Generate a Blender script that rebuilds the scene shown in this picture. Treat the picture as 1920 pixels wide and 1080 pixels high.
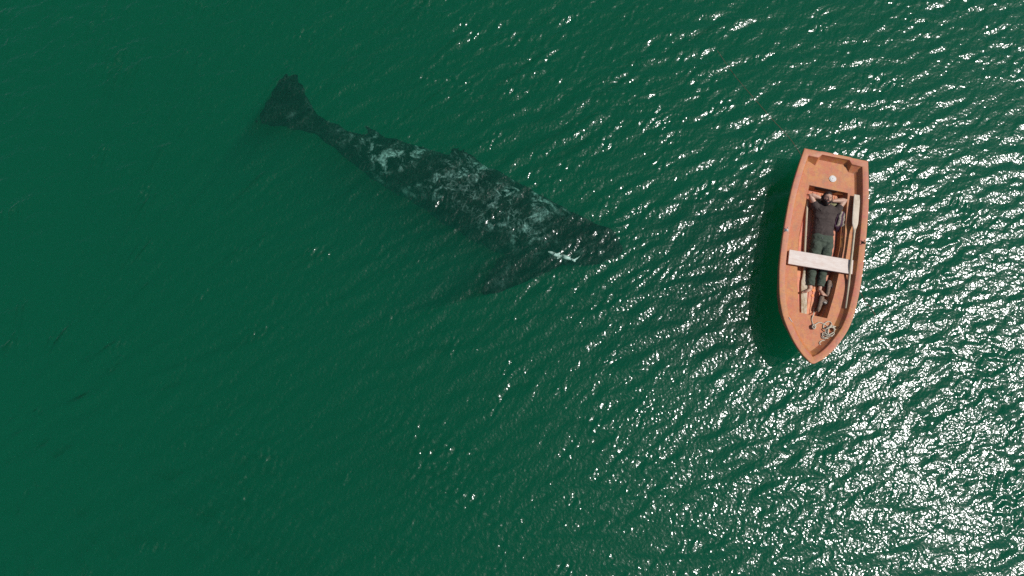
import bpy, bmesh, math, random
import numpy as np
from mathutils import Vector, Matrix, Euler

# ---------------------------------------------------------------- clear
for o in list(bpy.data.objects):
    bpy.data.objects.remove(o, do_unlink=True)
scn = bpy.context.scene
C = scn.collection
rnd = random.Random(7)

# ---------------------------------------------------------------- camera
TILT = math.radians(12.5)
CAM_H = 11.9
FPX = 1281.0
cam = bpy.data.cameras.new('camera')
cam.sensor_width = 36.0
cam.lens = 36.0 * FPX / 1920.0
cam.clip_start = 0.1
cam.clip_end = 20000
camo = bpy.data.objects.new('camera', cam)
camo.location = (0, 0, CAM_H)
camo.rotation_euler = (TILT, 0, 0)
C.objects.link(camo)
scn.camera = camo

# ---------------------------------------------------------------- sun and sky
SUN = Vector((0.72, -0.02, 1.0)).normalized()
w = bpy.data.worlds.new('World')
scn.world = w
w.use_nodes = True
nt = w.node_tree
nt.nodes.clear()
sky = nt.nodes.new('ShaderNodeTexSky')
sky.sky_type = 'NISHITA'
sky.sun_disc = False
sky.sun_elevation = math.asin(SUN.z)
sky.sun_rotation = math.atan2(SUN.x, SUN.y)
bg = nt.nodes.new('ShaderNodeBackground')
bg.inputs['Strength'].default_value = 0.08
out = nt.nodes.new('ShaderNodeOutputWorld')
nt.links.new(sky.outputs[0], bg.inputs[0])
nt.links.new(bg.outputs[0], out.inputs[0])
sl = bpy.data.lights.new('sun', 'SUN')
sl.energy = 4.6
sl.angle = math.radians(0.53)
sl.color = (1.0, 0.97, 0.935)
so = bpy.data.objects.new('sun', sl)
so.rotation_euler = SUN.to_track_quat('Z', 'Y').to_euler()
so.location = (8, 0, 14)
C.objects.link(so)

scn.render.engine = 'CYCLES'
scn.view_settings.view_transform = 'Standard'
scn.view_settings.look = 'None'
scn.view_settings.exposure = 0.0
scn.view_settings.gamma = 1.0
scn.view_settings.use_curve_mapping = False
scn.cycles.max_bounces = 6
scn.cycles.volume_bounces = 1
scn.cycles.transparent_max_bounces = 12
scn.cycles.sample_clamp_indirect = 4.0
scn.cycles.use_denoising = False
scn.render.film_transparent = False


# ---------------------------------------------------------------- helpers
def P(X, Y, z):
    """point of the photograph (1920 px frame) -> world point at height z"""
    a = (X - 960) / FPX
    b = -(Y - 540) / FPX
    dx, dy, dz = a, b * math.cos(TILT) + math.sin(TILT), b * math.sin(TILT) - math.cos(TILT)
    t = (z - CAM_H) / dz
    return Vector((dx * t, dy * t, z))


def empty(name, loc, rz=0.0, label=None, cat=None, group=None):
    o = bpy.data.objects.new(name, None)
    o.empty_display_size = 0.2
    o.location = loc
    o.rotation_euler = (0, 0, rz)
    C.objects.link(o)
    tag(o, label, cat, group)
    return o


def tag(o, label=None, cat=None, group=None, kind=None):
    if label: o['label'] = label
    if cat: o['category'] = cat
    if group: o['group'] = group
    if kind: o['kind'] = kind
    return o


def wmat(o):
    M = Matrix.LocRotScale(o.location, o.rotation_euler, o.scale)
    return wmat(o.parent) @ M if o.parent else M


def mobj(name, bm, mat, parent=None, smooth=True, origin=None, free=True):
    """bmesh in WORLD coordinates -> object, re-expressed in the parent's frame"""
    me = bpy.data.meshes.new(name)
    bmesh.ops.recalc_face_normals(bm, faces=bm.faces)
    o = bpy.data.objects.new(name, me)
    C.objects.link(o)
    if parent:
        o.parent = parent
        bm.transform(wmat(parent).inverted())
    elif origin is not None:
        o.location = origin
        bm.transform(Matrix.Translation(-Vector(origin)))
    bm.to_mesh(me)
    if free: bm.free()
    me.materials.append(mat)
    if smooth:
        for p in me.polygons: p.use_smooth = True
    return o


def sharp(o, ang=35):
    me = o.data
    bm = bmesh.new(); bm.from_mesh(me)
    for e in bm.edges:
        if len(e.link_faces) == 2 and e.calc_face_angle(0) > math.radians(ang):
            e.smooth = False
    bm.to_mesh(me); bm.free()
    return o


def remeshed(bm, voxel, smooth_it=3, factor=0.5):
    """union of overlapping closed lofts -> ONE continuous surface (bmesh returned)"""
    me = bpy.data.meshes.new('tmp')
    bmesh.ops.recalc_face_normals(bm, faces=bm.faces)
    bm.to_mesh(me); bm.free()
    o = bpy.data.objects.new('tmp', me)
    C.objects.link(o)
    m = o.modifiers.new('r', 'REMESH'); m.mode = 'VOXEL'; m.voxel_size = voxel; m.adaptivity = 0
    if smooth_it:
        s = o.modifiers.new('s', 'SMOOTH'); s.iterations = smooth_it; s.factor = factor
    dg = bpy.context.evaluated_depsgraph_get()
    ev = o.evaluated_get(dg)
    m2 = bpy.data.meshes.new_from_object(ev)
    b = bmesh.new(); b.from_mesh(m2)
    bpy.data.objects.remove(o); bpy.data.meshes.remove(me); bpy.data.meshes.remove(m2)
    return b


def loft(bm, cs, rs, up=(0, 0, 1), seg=16, cap=True, power=2.0):
    """tube through centres cs with radii rs [(side, up)], closed rounded ends"""
    cs = [Vector(c) for c in cs]
    rs = [(r, r) if not isinstance(r, (tuple, list)) else r for r in rs]
    up = Vector(up)
    n = len(cs)
    if cap:
        t0 = (cs[0] - cs[1]).normalized(); t1 = (cs[-1] - cs[-2]).normalized()
        e0 = min(rs[0]); e1 = min(rs[-1])
        a = []; ar = []
        for k in (1.0, 0.8, 0.45):
            f = math.sqrt(max(0, 1 - k * k * 0.96))
            a.append(cs[0] + t0 * e0 * k); ar.append((rs[0][0] * f, rs[0][1] * f))
        z = []; zr = []
        for k in (0.45, 0.8, 1.0):
            f = math.sqrt(max(0, 1 - k * k * 0.96))
            z.append(cs[-1] + t1 * e1 * k); zr.append((rs[-1][0] * f, rs[-1][1] * f))
        cs = a + cs + z; rs = ar + rs + zr
        n = len(cs)
    rings = []
    for i, c in enumerate(cs):
        t = (cs[min(n - 1, i + 1)] - cs[max(0, i - 1)]).normalized()
        s = t.cross(up)
        if s.length < 1e-4: s = t.cross(Vector((0.3, 1, 0.1)))
        s.normalize(); u = s.cross(t).normalized()
        ring = []
        for k in range(seg):
            an = 2 * math.pi * k / seg
            ca, sa = math.cos(an), math.sin(an)
            if power != 2.0:
                ca = math.copysign(abs(ca) ** (2 / power), ca); sa = math.copysign(abs(sa) ** (2 / power), sa)
            ring.append(bm.verts.new(c + s * (rs[i][0] * ca) + u * (rs[i][1] * sa)))
        rings.append(ring)
    for a, b in zip(rings, rings[1:]):
        for k in range(seg):
            bm.faces.new((a[k], a[(k + 1) % seg], b[(k + 1) % seg], b[k]))
    bm.faces.new(rings[0]); bm.faces.new(rings[-1][::-1])
    return bm


def spline(pts, per=6, closed=False):
    pts = [Vector(p) for p in pts]
    n = len(pts); res = []
    for i in range(n if closed else n - 1):
        p0 = pts[(i - 1) % n] if (closed or i > 0) else pts[0]
        p1 = pts[i]; p2 = pts[(i + 1) % n]
        p3 = pts[(i + 2) % n] if (closed or i + 2 < n) else pts[-1]
        for k in range(per):
            t = k / per
            res.append(0.5 * ((2 * p1) + (p2 - p0) * t + (2 * p0 - 5 * p1 + 4 * p2 - p3) * t * t + (3 * p1 - p0 - 3 * p2 + p3) * t ** 3))
    if not closed: res.append(pts[-1])
    return res


def box(bm, o, ux, uy, uz):
    """box from corner o along three vectors"""
    v = [bm.verts.new(o + ux * a + uy * b + uz * c) for c in (0, 1) for b in (0, 1) for a in (0, 1)]
    for f in ((0, 2, 3, 1), (4, 5, 7, 6), (0, 1, 5, 4), (2, 6, 7, 3), (0, 4, 6, 2), (1, 3, 7, 5)):
        bm.faces.new([v[i] for i in f])
    return bm


def bevel(bm, w_, seg=2):
    bmesh.ops.bevel(bm, geom=list(bm.edges), offset=w_, segments=seg, profile=0.5, affect='EDGES')
    return bm


_ph = [(rnd.uniform(-1, 1), rnd.uniform(-1, 1), rnd.uniform(-1, 1), rnd.uniform(0, 6.28)) for _ in range(40)]
def snoise(p, f, k0=0, n=10):
    s = 0
    for i in range(n):
        a = _ph[(k0 + i) % 40]
        s += math.sin(f * (a[0] * p[0] + a[1] * p[1] + a[2] * p[2]) * 2.2 + a[3])
    return s / math.sqrt(n)


# ---------------------------------------------------------------- materials
class N:
    def __init__(self, name):
        self.m = bpy.data.materials.new(name); self.m.use_nodes = True
        self.t = self.m.node_tree; self.t.nodes.clear()
        self.out = self.t.nodes.new('ShaderNodeOutputMaterial')
    def new(self, typ, **kw):
        n = self.t.nodes.new(typ)
        for k, v in kw.items():
            if k in n.bl_rna.properties and k not in ('inputs',): setattr(n, k, v)
        return n
    def link(self, a, b): self.t.links.new(a, b)
    def coord(self, scale=(1, 1, 1), kind='Object', rot=(0, 0, 0)):
        c = self.new('ShaderNodeTexCoord'); m = self.new('ShaderNodeMapping')
        m.inputs['Scale'].default_value = scale; m.inputs['Rotation'].default_value = rot
        self.link(c.outputs[kind], m.inputs[0]); return m.outputs[0]
    def noise(self, vec, scale, detail=4, rough=0.5, dist=0.0):
        n = self.new('ShaderNodeTexNoise')
        n.inputs['Scale'].default_value = scale; n.inputs['Detail'].default_value = detail
        n.inputs['Roughness'].default_value = rough; n.inputs['Distortion'].default_value = dist
        self.link(vec, n.inputs['Vector']); return n.outputs['Fac']
    def ramp(self, fac, stops, interp='LINEAR'):
        r = self.new('ShaderNodeValToRGB'); r.color_ramp.interpolation = interp
        e = r.color_ramp.elements
        while len(e) < len(stops): e.new(0.5)
        for el, (p, c) in zip(e, stops):
            el.position = p
            el.color = (c, c, c, 1) if not isinstance(c, (tuple, list)) else (*c, 1)
        self.link(fac, r.inputs[0]); return r.outputs[0]
    def mix(self, fac, a, b, blend='MIX'):
        m = self.new('ShaderNodeMix'); m.data_type = 'RGBA'; m.blend_type = blend
        for v, i in ((fac, 0), (a, 6), (b, 7)):
            if hasattr(v, 'links'): self.link(v, m.inputs[i])
            elif isinstance(v, (tuple, list)): m.inputs[i].default_value = (*v, 1)
            else: m.inputs[i].default_value = v
        return m.outputs[2]
    def math(self, op, a, b=0.0, clamp=False):
        m = self.new('ShaderNodeMath'); m.operation = op; m.use_clamp = clamp
        for v, i in ((a, 0), (b, 1)):
            if hasattr(v, 'links'): self.link(v, m.inputs[i])
            else: m.inputs[i].default_value = v
        return m.outputs[0]
    def bump(self, h, strength=0.3, dist=0.01, normal=None):
        b = self.new('ShaderNodeBump'); b.inputs['Strength'].default_value = strength
        b.inputs['Distance'].default_value = dist
        self.link(h, b.inputs['Height'])
        if normal: self.link(normal, b.inputs['Normal'])
        return b.outputs[0]
    def principled(self, color, rough=0.6, normal=None, spec=0.5, **kw):
        p = self.new('ShaderNodeBsdfPrincipled')
        if hasattr(color, 'links'): self.link(color, p.inputs['Base Color'])
        else: p.inputs['Base Color'].default_value = (*color, 1)
        if hasattr(rough, 'links'): self.link(rough, p.inputs['Roughness'])
        else: p.inputs['Roughness'].default_value = rough
        p.inputs['Specular IOR Level'].default_value = spec
        for k, v in kw.items(): p.inputs[k.replace('_', ' ')].default_value = v
        if normal: self.link(normal, p.inputs['Normal'])
        self.link(p.outputs[0], self.out.inputs['Surface']); return self.m


def mat_fibreglass(name, orange, pink, dark):
    n = N(name)
    v = n.coord()
    big = n.noise(v, 2.6, 4, 0.55, 0.6)
    streak = n.noise(n.coord((9, 1.6, 4)), 2.2, 5, 0.6)
    fine = n.noise(v, 28, 6, 0.65)
    c = n.mix(n.ramp(big, [(0.42, 0.0), (0.58, 1.0)]), orange, pink)
    c = n.mix(n.math('MULTIPLY', n.ramp(n.noise(v, 7, 5, .65, .8), [(0.48, 0.0), (0.62, 1.0)]), .8), c, (pink[0] * .95, pink[1] * .76, pink[2] * 1.0))
    c = n.mix(n.math('MULTIPLY', n.ramp(streak, [(0.50, 0.0), (0.75, 1.0)]), 0.5), c, (orange[0] * 1.1, orange[1] * 1.25, orange[2] * 1.25))
    c = n.mix(n.math('MULTIPLY', n.ramp(fine, [(0.50, 0.0), (0.80, 1.0)]), 0.45), c, (0.50, 0.30, 0.22))
    scuff = n.noise(n.coord((3, 14, 3)), 3.0, 8, 0.75, 0.4)
    c = n.mix(n.math('MULTIPLY', n.ramp(scuff, [(0.54, 0.0), (0.66, 1.0)]), 0.65), c, dark)
    r = n.ramp(fine, [(0.3, 0.42), (0.7, 0.62)])
    grime = n.noise(n.coord((2.5, 1.2, 2)), 4.5, 7, .7, 1.0)
    c = n.mix(n.math('MULTIPLY', n.ramp(grime, [(0.50, 0.0), (0.66, 1.0)]), .50), c, (0.23, 0.13, 0.075))
    spk = n.noise(v, 75, 3, .6)
    c = n.mix(n.math('MULTIPLY', n.ramp(spk, [(0.56, 0.0), (0.74, 1.0)]), .22), c, (0.60, 0.40, 0.32))
    return n.principled(c, r, n.bump(fine, 0.25, 0.003), 0.35)


def mat_wood(name, a, b, dark=None, grain=(30, 1.5, 30), rough=0.75, amt=0.6):
    n = N(name)
    v = n.coord(grain)
    g = n.noise(v, 3.0, 6, 0.65, 0.3)
    blot = n.noise(n.coord(), 9, 5, 0.6)
    c = n.mix(n.ramp(g, [(0.35, 0.0), (0.65, 1.0)]), a, b)
    if dark: c = n.mix(n.math('MULTIPLY', n.ramp(blot, [(0.48, 0.0), (0.68, 1.0)]), amt), c, dark)
    return n.principled(c, rough, n.bump(g, 0.4, 0.002), 0.25)


def mat_cloth(name, a, b, scale=14, weave=220, rough=0.95, bstr=0.5):
    n = N(name)
    v = n.coord()
    c = n.mix(n.ramp(n.noise(v, scale, 5, 0.6), [(0.35, 0.0), (0.68, 1.0)]), a, b)
    fold = n.noise(n.coord((.6, 1.5, 1)), 11, 2, .45, 1.2)
    nb = n.bump(fold, .9, 0.030)
    return n.principled(c, rough, n.bump(n.noise(v, weave, 2, 0.5), bstr, 0.002, nb), 0.1, Sheen_Weight=0.08)


def mat_plain(name, col, rough=0.5, metal=0.0, var=0.15, scale=20):
    n = N(name)
    v = n.coord()
    f = n.noise(v, scale, 5, 0.6)
    c = n.mix(f, tuple(x * (1 - var) for x in col), tuple(min(1, x * (1 + var)) for x in col))
    return n.principled(c, rough, n.bump(f, 0.15, 0.002), 0.4, Metallic=metal)


M_ORANGE = mat_fibreglass('faded_orange_gelcoat', (0.450, 0.178, 0.048), (0.430, 0.138, 0.052), (0.22, 0.09, 0.05))
M_RIM = mat_fibreglass('faded_pink_gelcoat', (0.430, 0.168, 0.058), (0.425, 0.142, 0.074), (0.24, 0.10, 0.06))
M_FLOOR = mat_fibreglass('bright_orange_gelcoat', (0.600, 0.220, 0.085), (0.560, 0.170, 0.100), (0.32, 0.12, 0.05))
M_HULL = mat_fibreglass('hull_gelcoat', (0.480, 0.150, 0.065), (0.420, 0.110, 0.070), (0.16, 0.08, 0.04))
M_SEAT = mat_wood('worn_white_paint', (0.56, 0.47, 0.41), (0.64, 0.57, 0.51), (0.50, 0.36, 0.29), (2, 14, 14), 0.7, 0.35)
M_OAR = mat_wood('weathered_oar_wood', (0.47, 0.38, 0.28), (0.60, 0.53, 0.43), (0.30, 0.23, 0.15), (40, 2.5, 40), 0.8, 0.5)
M_SHAFT = mat_wood('grey_shaft_wood', (0.36, 0.30, 0.21), (0.46, 0.40, 0.29), (0.24, 0.19, 0.13), (30, 3, 30), 0.8, 0.5)
M_OARWORN = mat_wood('peeling_oar_wood', (0.30, 0.23, 0.13), (0.58, 0.52, 0.43), (0.22, 0.16, 0.08), (26, 4, 26), 0.85, 0.75)
M_CAP = mat_plain('white_plastic', (0.55, 0.53, 0.50), 0.45, 0, 0.2, 60)
M_METAL = mat_plain('dull_steel', (0.42, 0.40, 0.38), 0.35, 0.9, 0.3, 60)
M_RUST = mat_plain('rusty_steel', (0.10, 0.055, 0.035), 0.8, 0.3, 0.5, 60)
M_BLACK = mat_plain('painted_opening_dark', (0.012, 0.013, 0.015), 0.6)  # black that paints the dark inside the locker opening
M_PLUG = mat_plain('orange_plug', (0.70, 0.20, 0.03), 0.5)
M_SHIRT = mat_cloth('brown_grey_cotton', (0.050, 0.038, 0.034), (0.068, 0.053, 0.047), 10)
M_TROUSER = mat_cloth('olive_canvas', (0.048, 0.062, 0.044), (0.070, 0.088, 0.066), 22)
M_CUFF = mat_cloth('collar_cotton', (0.045, 0.035, 0.033), (0.06, 0.048, 0.045), 22)
M_PILLOW = mat_cloth('khaki_pillow', (0.16, 0.15, 0.075), (0.27, 0.25, 0.14), 18)
M_SUEDE = mat_cloth('brown_suede', (0.15, 0.105, 0.075), (0.23, 0.17, 0.13), 30, 300)
M_SOLE = mat_plain('dark_sole', (0.035, 0.024, 0.018), 0.8)
M_TONGUE = mat_cloth('pale_lining', (0.30, 0.28, 0.25), (0.42, 0.40, 0.36), 40)
M_ROPE = None


def mat_skin():
    n = N('skin')
    v = n.coord()
    f = n.noise(v, 16, 5, 0.6); f2 = n.noise(v, 90, 4, 0.6)
    c = n.mix(n.ramp(f, [(0.35, 0.0), (0.65, 1.0)]), (0.40, 0.230, 0.160), (0.50, 0.310, 0.225))
    return n.principled(c, 0.5, n.bump(f2, 0.2, 0.002), 0.35, Subsurface_Weight=0.08, Subsurface_Scale=0.02)


def mat_hair():
    n = N('black_hair')
    f = n.noise(n.coord((1, 1, 1)), 70, 5, 0.7)
    c = n.mix(f, (0.006, 0.004, 0.004), (0.022, 0.014, 0.011))
    return n.principled(c, 0.6, n.bump(f, 0.9, 0.006), 0.3)


def mat_rope():
    n = N('pale_rope')
    wv = n.new('ShaderNodeTexWave'); wv.wave_type = 'BANDS'; wv.bands_direction = 'DIAGONAL'
    wv.inputs['Scale'].default_value = 34; wv.inputs['Distortion'].default_value = 1.0
    n.link(n.coord(), wv.inputs[0])
    c = n.mix(wv.outputs['Fac'], (0.36, 0.31, 0.22), (0.60, 0.55, 0.45))
    return n.principled(c, 0.9, n.bump(wv.outputs['Fac'], 0.8, 0.004), 0.2)


M_SKIN, M_HAIR, M_ROPE = mat_skin(), mat_hair(), mat_rope()
M_FACEDARK = mat_plain('lash_line', (0.06, 0.03, 0.022), 0.8)
M_LIP = mat_plain('lips', (0.36, 0.13, 0.10), 0.5)

# ================================================================ WATER
WATER_SEED = 11
def build_water():
    NX, NY, D = 1120, 800, 0.0225
    rs = np.random.RandomState(WATER_SEED)
    kx = np.fft.fftfreq(NX, D) * 2 * np.pi
    ky = np.fft.fftfreq(NY, D) * 2 * np.pi
    KX, KY = np.meshgrid(kx, ky)
    K = np.hypot(KX, KY) + 1e-9
    TH = np.arctan2(KY, KX)

    def field(lmin, lmax, theta, spread, slope, p=3.4):
        k1, k0 = 2 * np.pi / lmin, 2 * np.pi / lmax
        amp = K ** (-p) * (1 / (1 + np.exp(-(K - k0) / (0.12 * k0)))) * np.exp(-(K / k1) ** 2)
        d = np.cos(TH - math.radians(theta)); dirw = np.abs(d) ** spread
        ph = rs.normal(size=K.shape) + 1j * rs.normal(size=K.shape)
        F = amp * dirw * ph
        F[0, 0] = 0
        h = np.real(np.fft.ifft2(F))
        gx = np.real(np.fft.ifft2(1j * KX * np.fft.fft2(h))); gy = np.real(np.fft.ifft2(1j * KY * np.fft.fft2(h)))
        return h * slope / math.sqrt(np.mean(gx ** 2 + gy ** 2))

    A = field(0.20, 0.44, 108, 5, 0.112)
    B = field(0.10, 0.22, 120, 3, 0.070)
    Cc = field(0.075, 0.20, 112, 0.8, 0.100, 2.4)
    # now and then a short steep wavelet that flashes far from the glitter's centre
    St = field(0.070, 0.15, 142, 2.0, 0.27, 2.4)
    nz = field(0.30, 1.2, 120, 0.5, 0.1, 2.5); nz = nz / nz.std()
    St = St * np.clip((nz - 1.25) / 0.7, 0, 1)
    x0, y0 = -NX * D / 2, -NY * D / 2 + 2.0
    X = x0 + np.arange(NX) * D; Y = y0 + np.arange(NY) * D
    GX, GY = np.meshgrid(X, Y)
    # gusts: the wind roughens the water towards the right of the boat, calmer lee to the left
    patch = np.zeros_like(GX)
    for i in range(9):
        a, b, ph = rs.uniform(-1, 1), rs.uniform(-1, 1), rs.uniform(0, 6.28)
        patch += np.sin(0.9 * (a * GX + b * GY) + ph) / 3
    fine = np.zeros_like(GX)
    for i in range(14):
        a, b, ph = rs.uniform(-1, 1), rs.uniform(-1, 1), rs.uniform(0, 6.28)
        fine += np.sin(4.0 * (a * GX + b * GY) + ph) / math.sqrt(7)
    gust = 1 / (1 + np.exp(-(GX + 1.0) / 2.6))
    g = 0.74 + 0.30 * gust + 0.10 * patch
    h = (A * (0.88 + 0.14 * gust + 0.08 * patch) + B * g) + Cc * np.clip(g * 0.82 * np.exp(0.52 * fine), 0.15, 2.8)
    # short ripples ride on the crests of the longer ones
    nA = A / A.std()
    h += Cc * 0.22 * np.clip(nA, -1, 2) + St
    edge = np.minimum(np.minimum(GX - X[0], X[-1] - GX), np.minimum(GY - Y[0], Y[-1] - GY))
    h *= np.clip(edge / 1.0, 0, 1)
    ext = []
    d, s = 0.0, 0.06
    while d < 4500:
        d += s; s *= 1.35; ext.append(d)
    ext = np.array(ext)
    xs = np.concatenate([X[0] - ext[::-1], X, X[-1] + ext])
    ys = np.concatenate([Y[0] - ext[::-1], Y, Y[-1] + ext])
    n = len(ext)
    H = np.zeros((len(ys), len(xs))); H[n:n + NY, n:n + NX] = h
    W_, Hh = len(xs), len(ys)
    PX, PY = np.meshgrid(xs, ys)
    co = np.stack([PX, PY, H], -1).reshape(-1, 3)
    idx = np.arange(W_ * Hh).reshape(Hh, W_)
    q = np.stack([idx[:-1, :-1], idx[:-1, 1:], idx[1:, 1:], idx[1:, :-1]], -1).reshape(-1, 4)
    # close the body of water: sides and bottom, so that its murk has a volume
    per = np.concatenate([idx[0, :-1], idx[:-1, -1], idx[-1, :0:-1], idx[:0:-1, 0]])
    nb = len(co)
    low = co[per].copy(); low[:, 2] = -14.0
    co = np.concatenate([co, low])
    m = len(per); a = np.arange(m)
    side = np.stack([per[a], nb + a, nb + (a + 1) % m, per[(a + 1) % m]], -1)
    me = bpy.data.meshes.new('water')
    nq = len(q) + len(side)
    me.vertices.add(len(co)); me.vertices.foreach_set('co', co.astype(np.float32).ravel())
    loops = np.concatenate([q.ravel(), side.ravel(), (nb + a)[::-1]])
    starts = np.concatenate([np.arange(nq) * 4, [nq * 4]])
    tot = np.concatenate([np.full(nq, 4), [m]])
    me.loops.add(len(loops)); me.loops.foreach_set('vertex_index', loops.astype(np.int32))
    me.polygons.add(nq + 1)
    me.polygons.foreach_set('loop_start', starts.astype(np.int32))
    me.polygons.foreach_set('loop_total', tot.astype(np.int32))
    sm = np.zeros(nq + 1, dtype=bool); sm[:len(q)] = True
    me.polygons.foreach_set('use_smooth', sm)
    me.update(calc_edges=True); me.validate()
    o = bpy.data.objects.new('water', me)
    C.objects.link(o)
    tag(o, kind='structure', label='dark green rippled sea water sparkling in the sun')
    # surface: clear skin with a sky/sun reflection; below it a green murk
    n = N('sea_water')
    v = n.coord((1, 1, 1))
    b1 = n.noise(n.coord((1, 1, 1), rot=(0, 0, math.radians(-28))), 20, 0.8, 0.5)
    b2 = n.noise(v, 30, 1, 0.5)
    nor = n.bump(b1, 1.0, 0.0112)
    nor = n.bump(b2, 1.0, 0.0016, nor)
    tr = n.new('ShaderNodeBsdfTransparent')
    gl = n.new('ShaderNodeBsdfGlossy'); gl.distribution = 'GGX'
    gl.inputs['Roughness'].default_value = 0.15
    gl.inputs['Color'].default_value = (1, 1, 1, 1)
    n.link(nor, gl.inputs['Normal'])
    fr = n.new('ShaderNodeFresnel'); fr.inputs['IOR'].default_value = 1.38
    n.link(nor, fr.inputs['Normal'])
    ms = n.new('ShaderNodeMixShader')
    df = n.new('ShaderNodeBsdfDiffuse'); df.inputs['Color'].default_value = (0.003, 0.085, 0.044, 1)   # silt near the surface
    n.link(nor, df.inputs['Normal'])
    mt = n.new('ShaderNodeMixShader'); mt.inputs[0].default_value = 0.10
    n.link(tr.outputs[0], mt.inputs[1]); n.link(df.outputs[0], mt.inputs[2])
    n.link(fr.outputs[0], ms.inputs[0]); n.link(mt.outputs[0], ms.inputs[1]); n.link(gl.outputs[0], ms.inputs[2])
    g2 = n.new('ShaderNodeBsdfGlossy'); g2.distribution = 'GGX'
    g2.inputs['Roughness'].default_value = 0.41
    n.link(nor, g2.inputs['Normal'])
    mg = n.new('ShaderNodeMixShader'); mg.inputs[0].default_value = 0.24
    n.link(gl.outputs[0], mg.inputs[1]); n.link(g2.outputs[0], mg.inputs[2])
    n.link(mg.outputs[0], ms.inputs[2])
    n.link(ms.outputs[0], n.out.inputs['Surface'])
    vs = n.new('ShaderNodeVolumeScatter'); vs.inputs['Density'].default_value = 0.108
    vs.inputs['Color'].default_value = (0.02, 1.0, 0.68, 1); vs.inputs['Anisotropy'].default_value = 0.0
    va = n.new('ShaderNodeVolumeAbsorption'); va.inputs['Density'].default_value = 0.76
    va.inputs['Color'].default_value = (0.0, 0.74, 0.56, 1)
    ad = n.new('ShaderNodeAddShader')
    n.link(vs.outputs[0], ad.inputs[0]); n.link(va.outputs[0], ad.inputs[1])
    n.link(ad.outputs[0], n.out.inputs['Volume'])
    n.m.volume_intersection_method if False else None
    me.materials.append(n.m)
    return o

build_water()

bm = bmesh.new()
for sx, sy in ((-1, -1), (1, -1), (1, 1), (-1, 1)): bm.verts.new((sx * 4400, sy * 4400, -12.0))
bm.faces.new(bm.verts)
n = N('dark_mud')
sb = mobj('seabed', bm, n.principled(n.mix(n.noise(n.coord(), 0.3, 5), (0.012, 0.03, 0.018), (0.03, 0.05, 0.03)), 0.95), smooth=False)
tag(sb, kind='structure', label='dark muddy sea floor far below the water')

# ================================================================ BOAT
TIP = Vector((4.968, 1.231)); BL = 3.838
BANG = math.radians(-12.645)
boat = empty('rowing_boat', (TIP.x, TIP.y, 0), BANG,
             'faded orange fibreglass rowing boat floating on green water with a man lying in it', 'rowing boat')
BM = wmat(boat)
BI = BM.inverted()
def B(x, y, z): return BM @ Vector((x, y, z))
def loc(X, Y, z): return BI @ P(X, Y, z)

PROF = [(0, 0), (.012, .038), (.06, .10), (.13, .185), (.34, .352), (.65, .522), (.9, .606), (1.15, .655), (1.5, .695), (1.9, .712), (2.4, .708),
        (3.0, .683), (3.5, .622), (3.838, .566)]
def pw(y):
    if y <= 0: return 0.0
    for (a, b), (c, d) in zip(PROF, PROF[1:]):
        if y <= c: return b + (d - b) * (y - a) / (c - a)
    return PROF[-1][1]
raw = spline([(x, y, 0) for y, x in PROF], 5)
OUT = [(max(0, p.x), p.y) for p in raw]
def zg(y):
    s = max(0, min(1, y / BL))
    return .43 + .17 * (max(0, .62 - s) / .62) ** 2 + .04 * (max(0, s - .62) / .38) ** 2
DECK_D = 0.115
def zd(y): return zg(y) - DECK_D

def ring(off, drop, offl=None):
    """closed loop of the gunwale outline moved inwards by off and down by drop"""
    if offl is not None:
        R_ = ring(off, drop); L_ = []
        for i, p in enumerate(half_pts(off)):
            L_.append(p)
        l2 = half_pts(offl)
        mixd = []
        for (xa, ya), (xb, yb) in zip(half_pts(off), l2):
            t = max(0, min(1, (ya - .35) / .8)); t = t * t * (3 - 2 * t)
            mixd.append((xa + (xb - xa) * t, ya + (yb - ya) * t))
        nh = len(mixd)
        tail = [B(-x, y, zg(y) - drop) for x, y in mixd[::-1]][:-1]
        return R_[:len(R_) - len(tail)] + tail
    half = half_pts(off)
    k = off / 0.105
    yt_ = BL - 0.12 * k
    tr = [(.30, yt_), (.245, BL - 0.06 * k + .012), (-.245, BL - 0.06 * k + .012), (-.30, yt_)]
    loop = half + tr + [(-x, y) for x, y in half[::-1]][:-1]
    return [B(x, y, zg(y) - drop) for x, y in loop]

def half_pts(off):
    n = len(OUT)
    q = []
    for i, (x, y) in enumerate(OUT):
        a = OUT[max(0, i - 1)]; b = OUT[min(n - 1, i + 1)]
        tx, ty = b[0] - a[0], b[1] - a[1]; l = math.hypot(tx, ty)
        nx, ny = ty / l, -tx / l
        q.append((x - nx * off, y - ny * off))
    if off > 0:
        j = next(i for i in range(n) if q[i][0] > 0)
        if j > 0:
            a, b = q[j - 1], q[j]
            f = (0 - a[0]) / (b[0] - a[0]) if b[0] != a[0] else 0
            yt = a[1] + (b[1] - a[1]) * f
        else: yt = q[0][1]
        q = [(0, yt) if i < j else q[i] for i in range(n)]
    else:
        q[0] = (0, OUT[0][1] + off * 1.3)
    k = off / 0.105
    q = q[:-1]
    yt_ = BL - 0.12 * k
    q = [(x, min(y, yt_)) for x, y in q]
    cx = OUT[-1][0] - off * 1.02
    q.append((cx, yt_))
    return q

def rings_mesh(bm, loops):
    vs = [[bm.verts.new(p) for p in l] for l in loops]
    n = len(vs[0])
    for a, b in zip(vs, vs[1:]):
        for k in range(n):
            bm.faces.new((a[k], a[(k + 1) % n], b[(k + 1) % n], b[k]))
    bmesh.ops.remove_doubles(bm, verts=bm.verts, dist=1e-5)
    bmesh.ops.dissolve_degenerate(bm, dist=1e-5, edges=bm.edges)
    return vs

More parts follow.
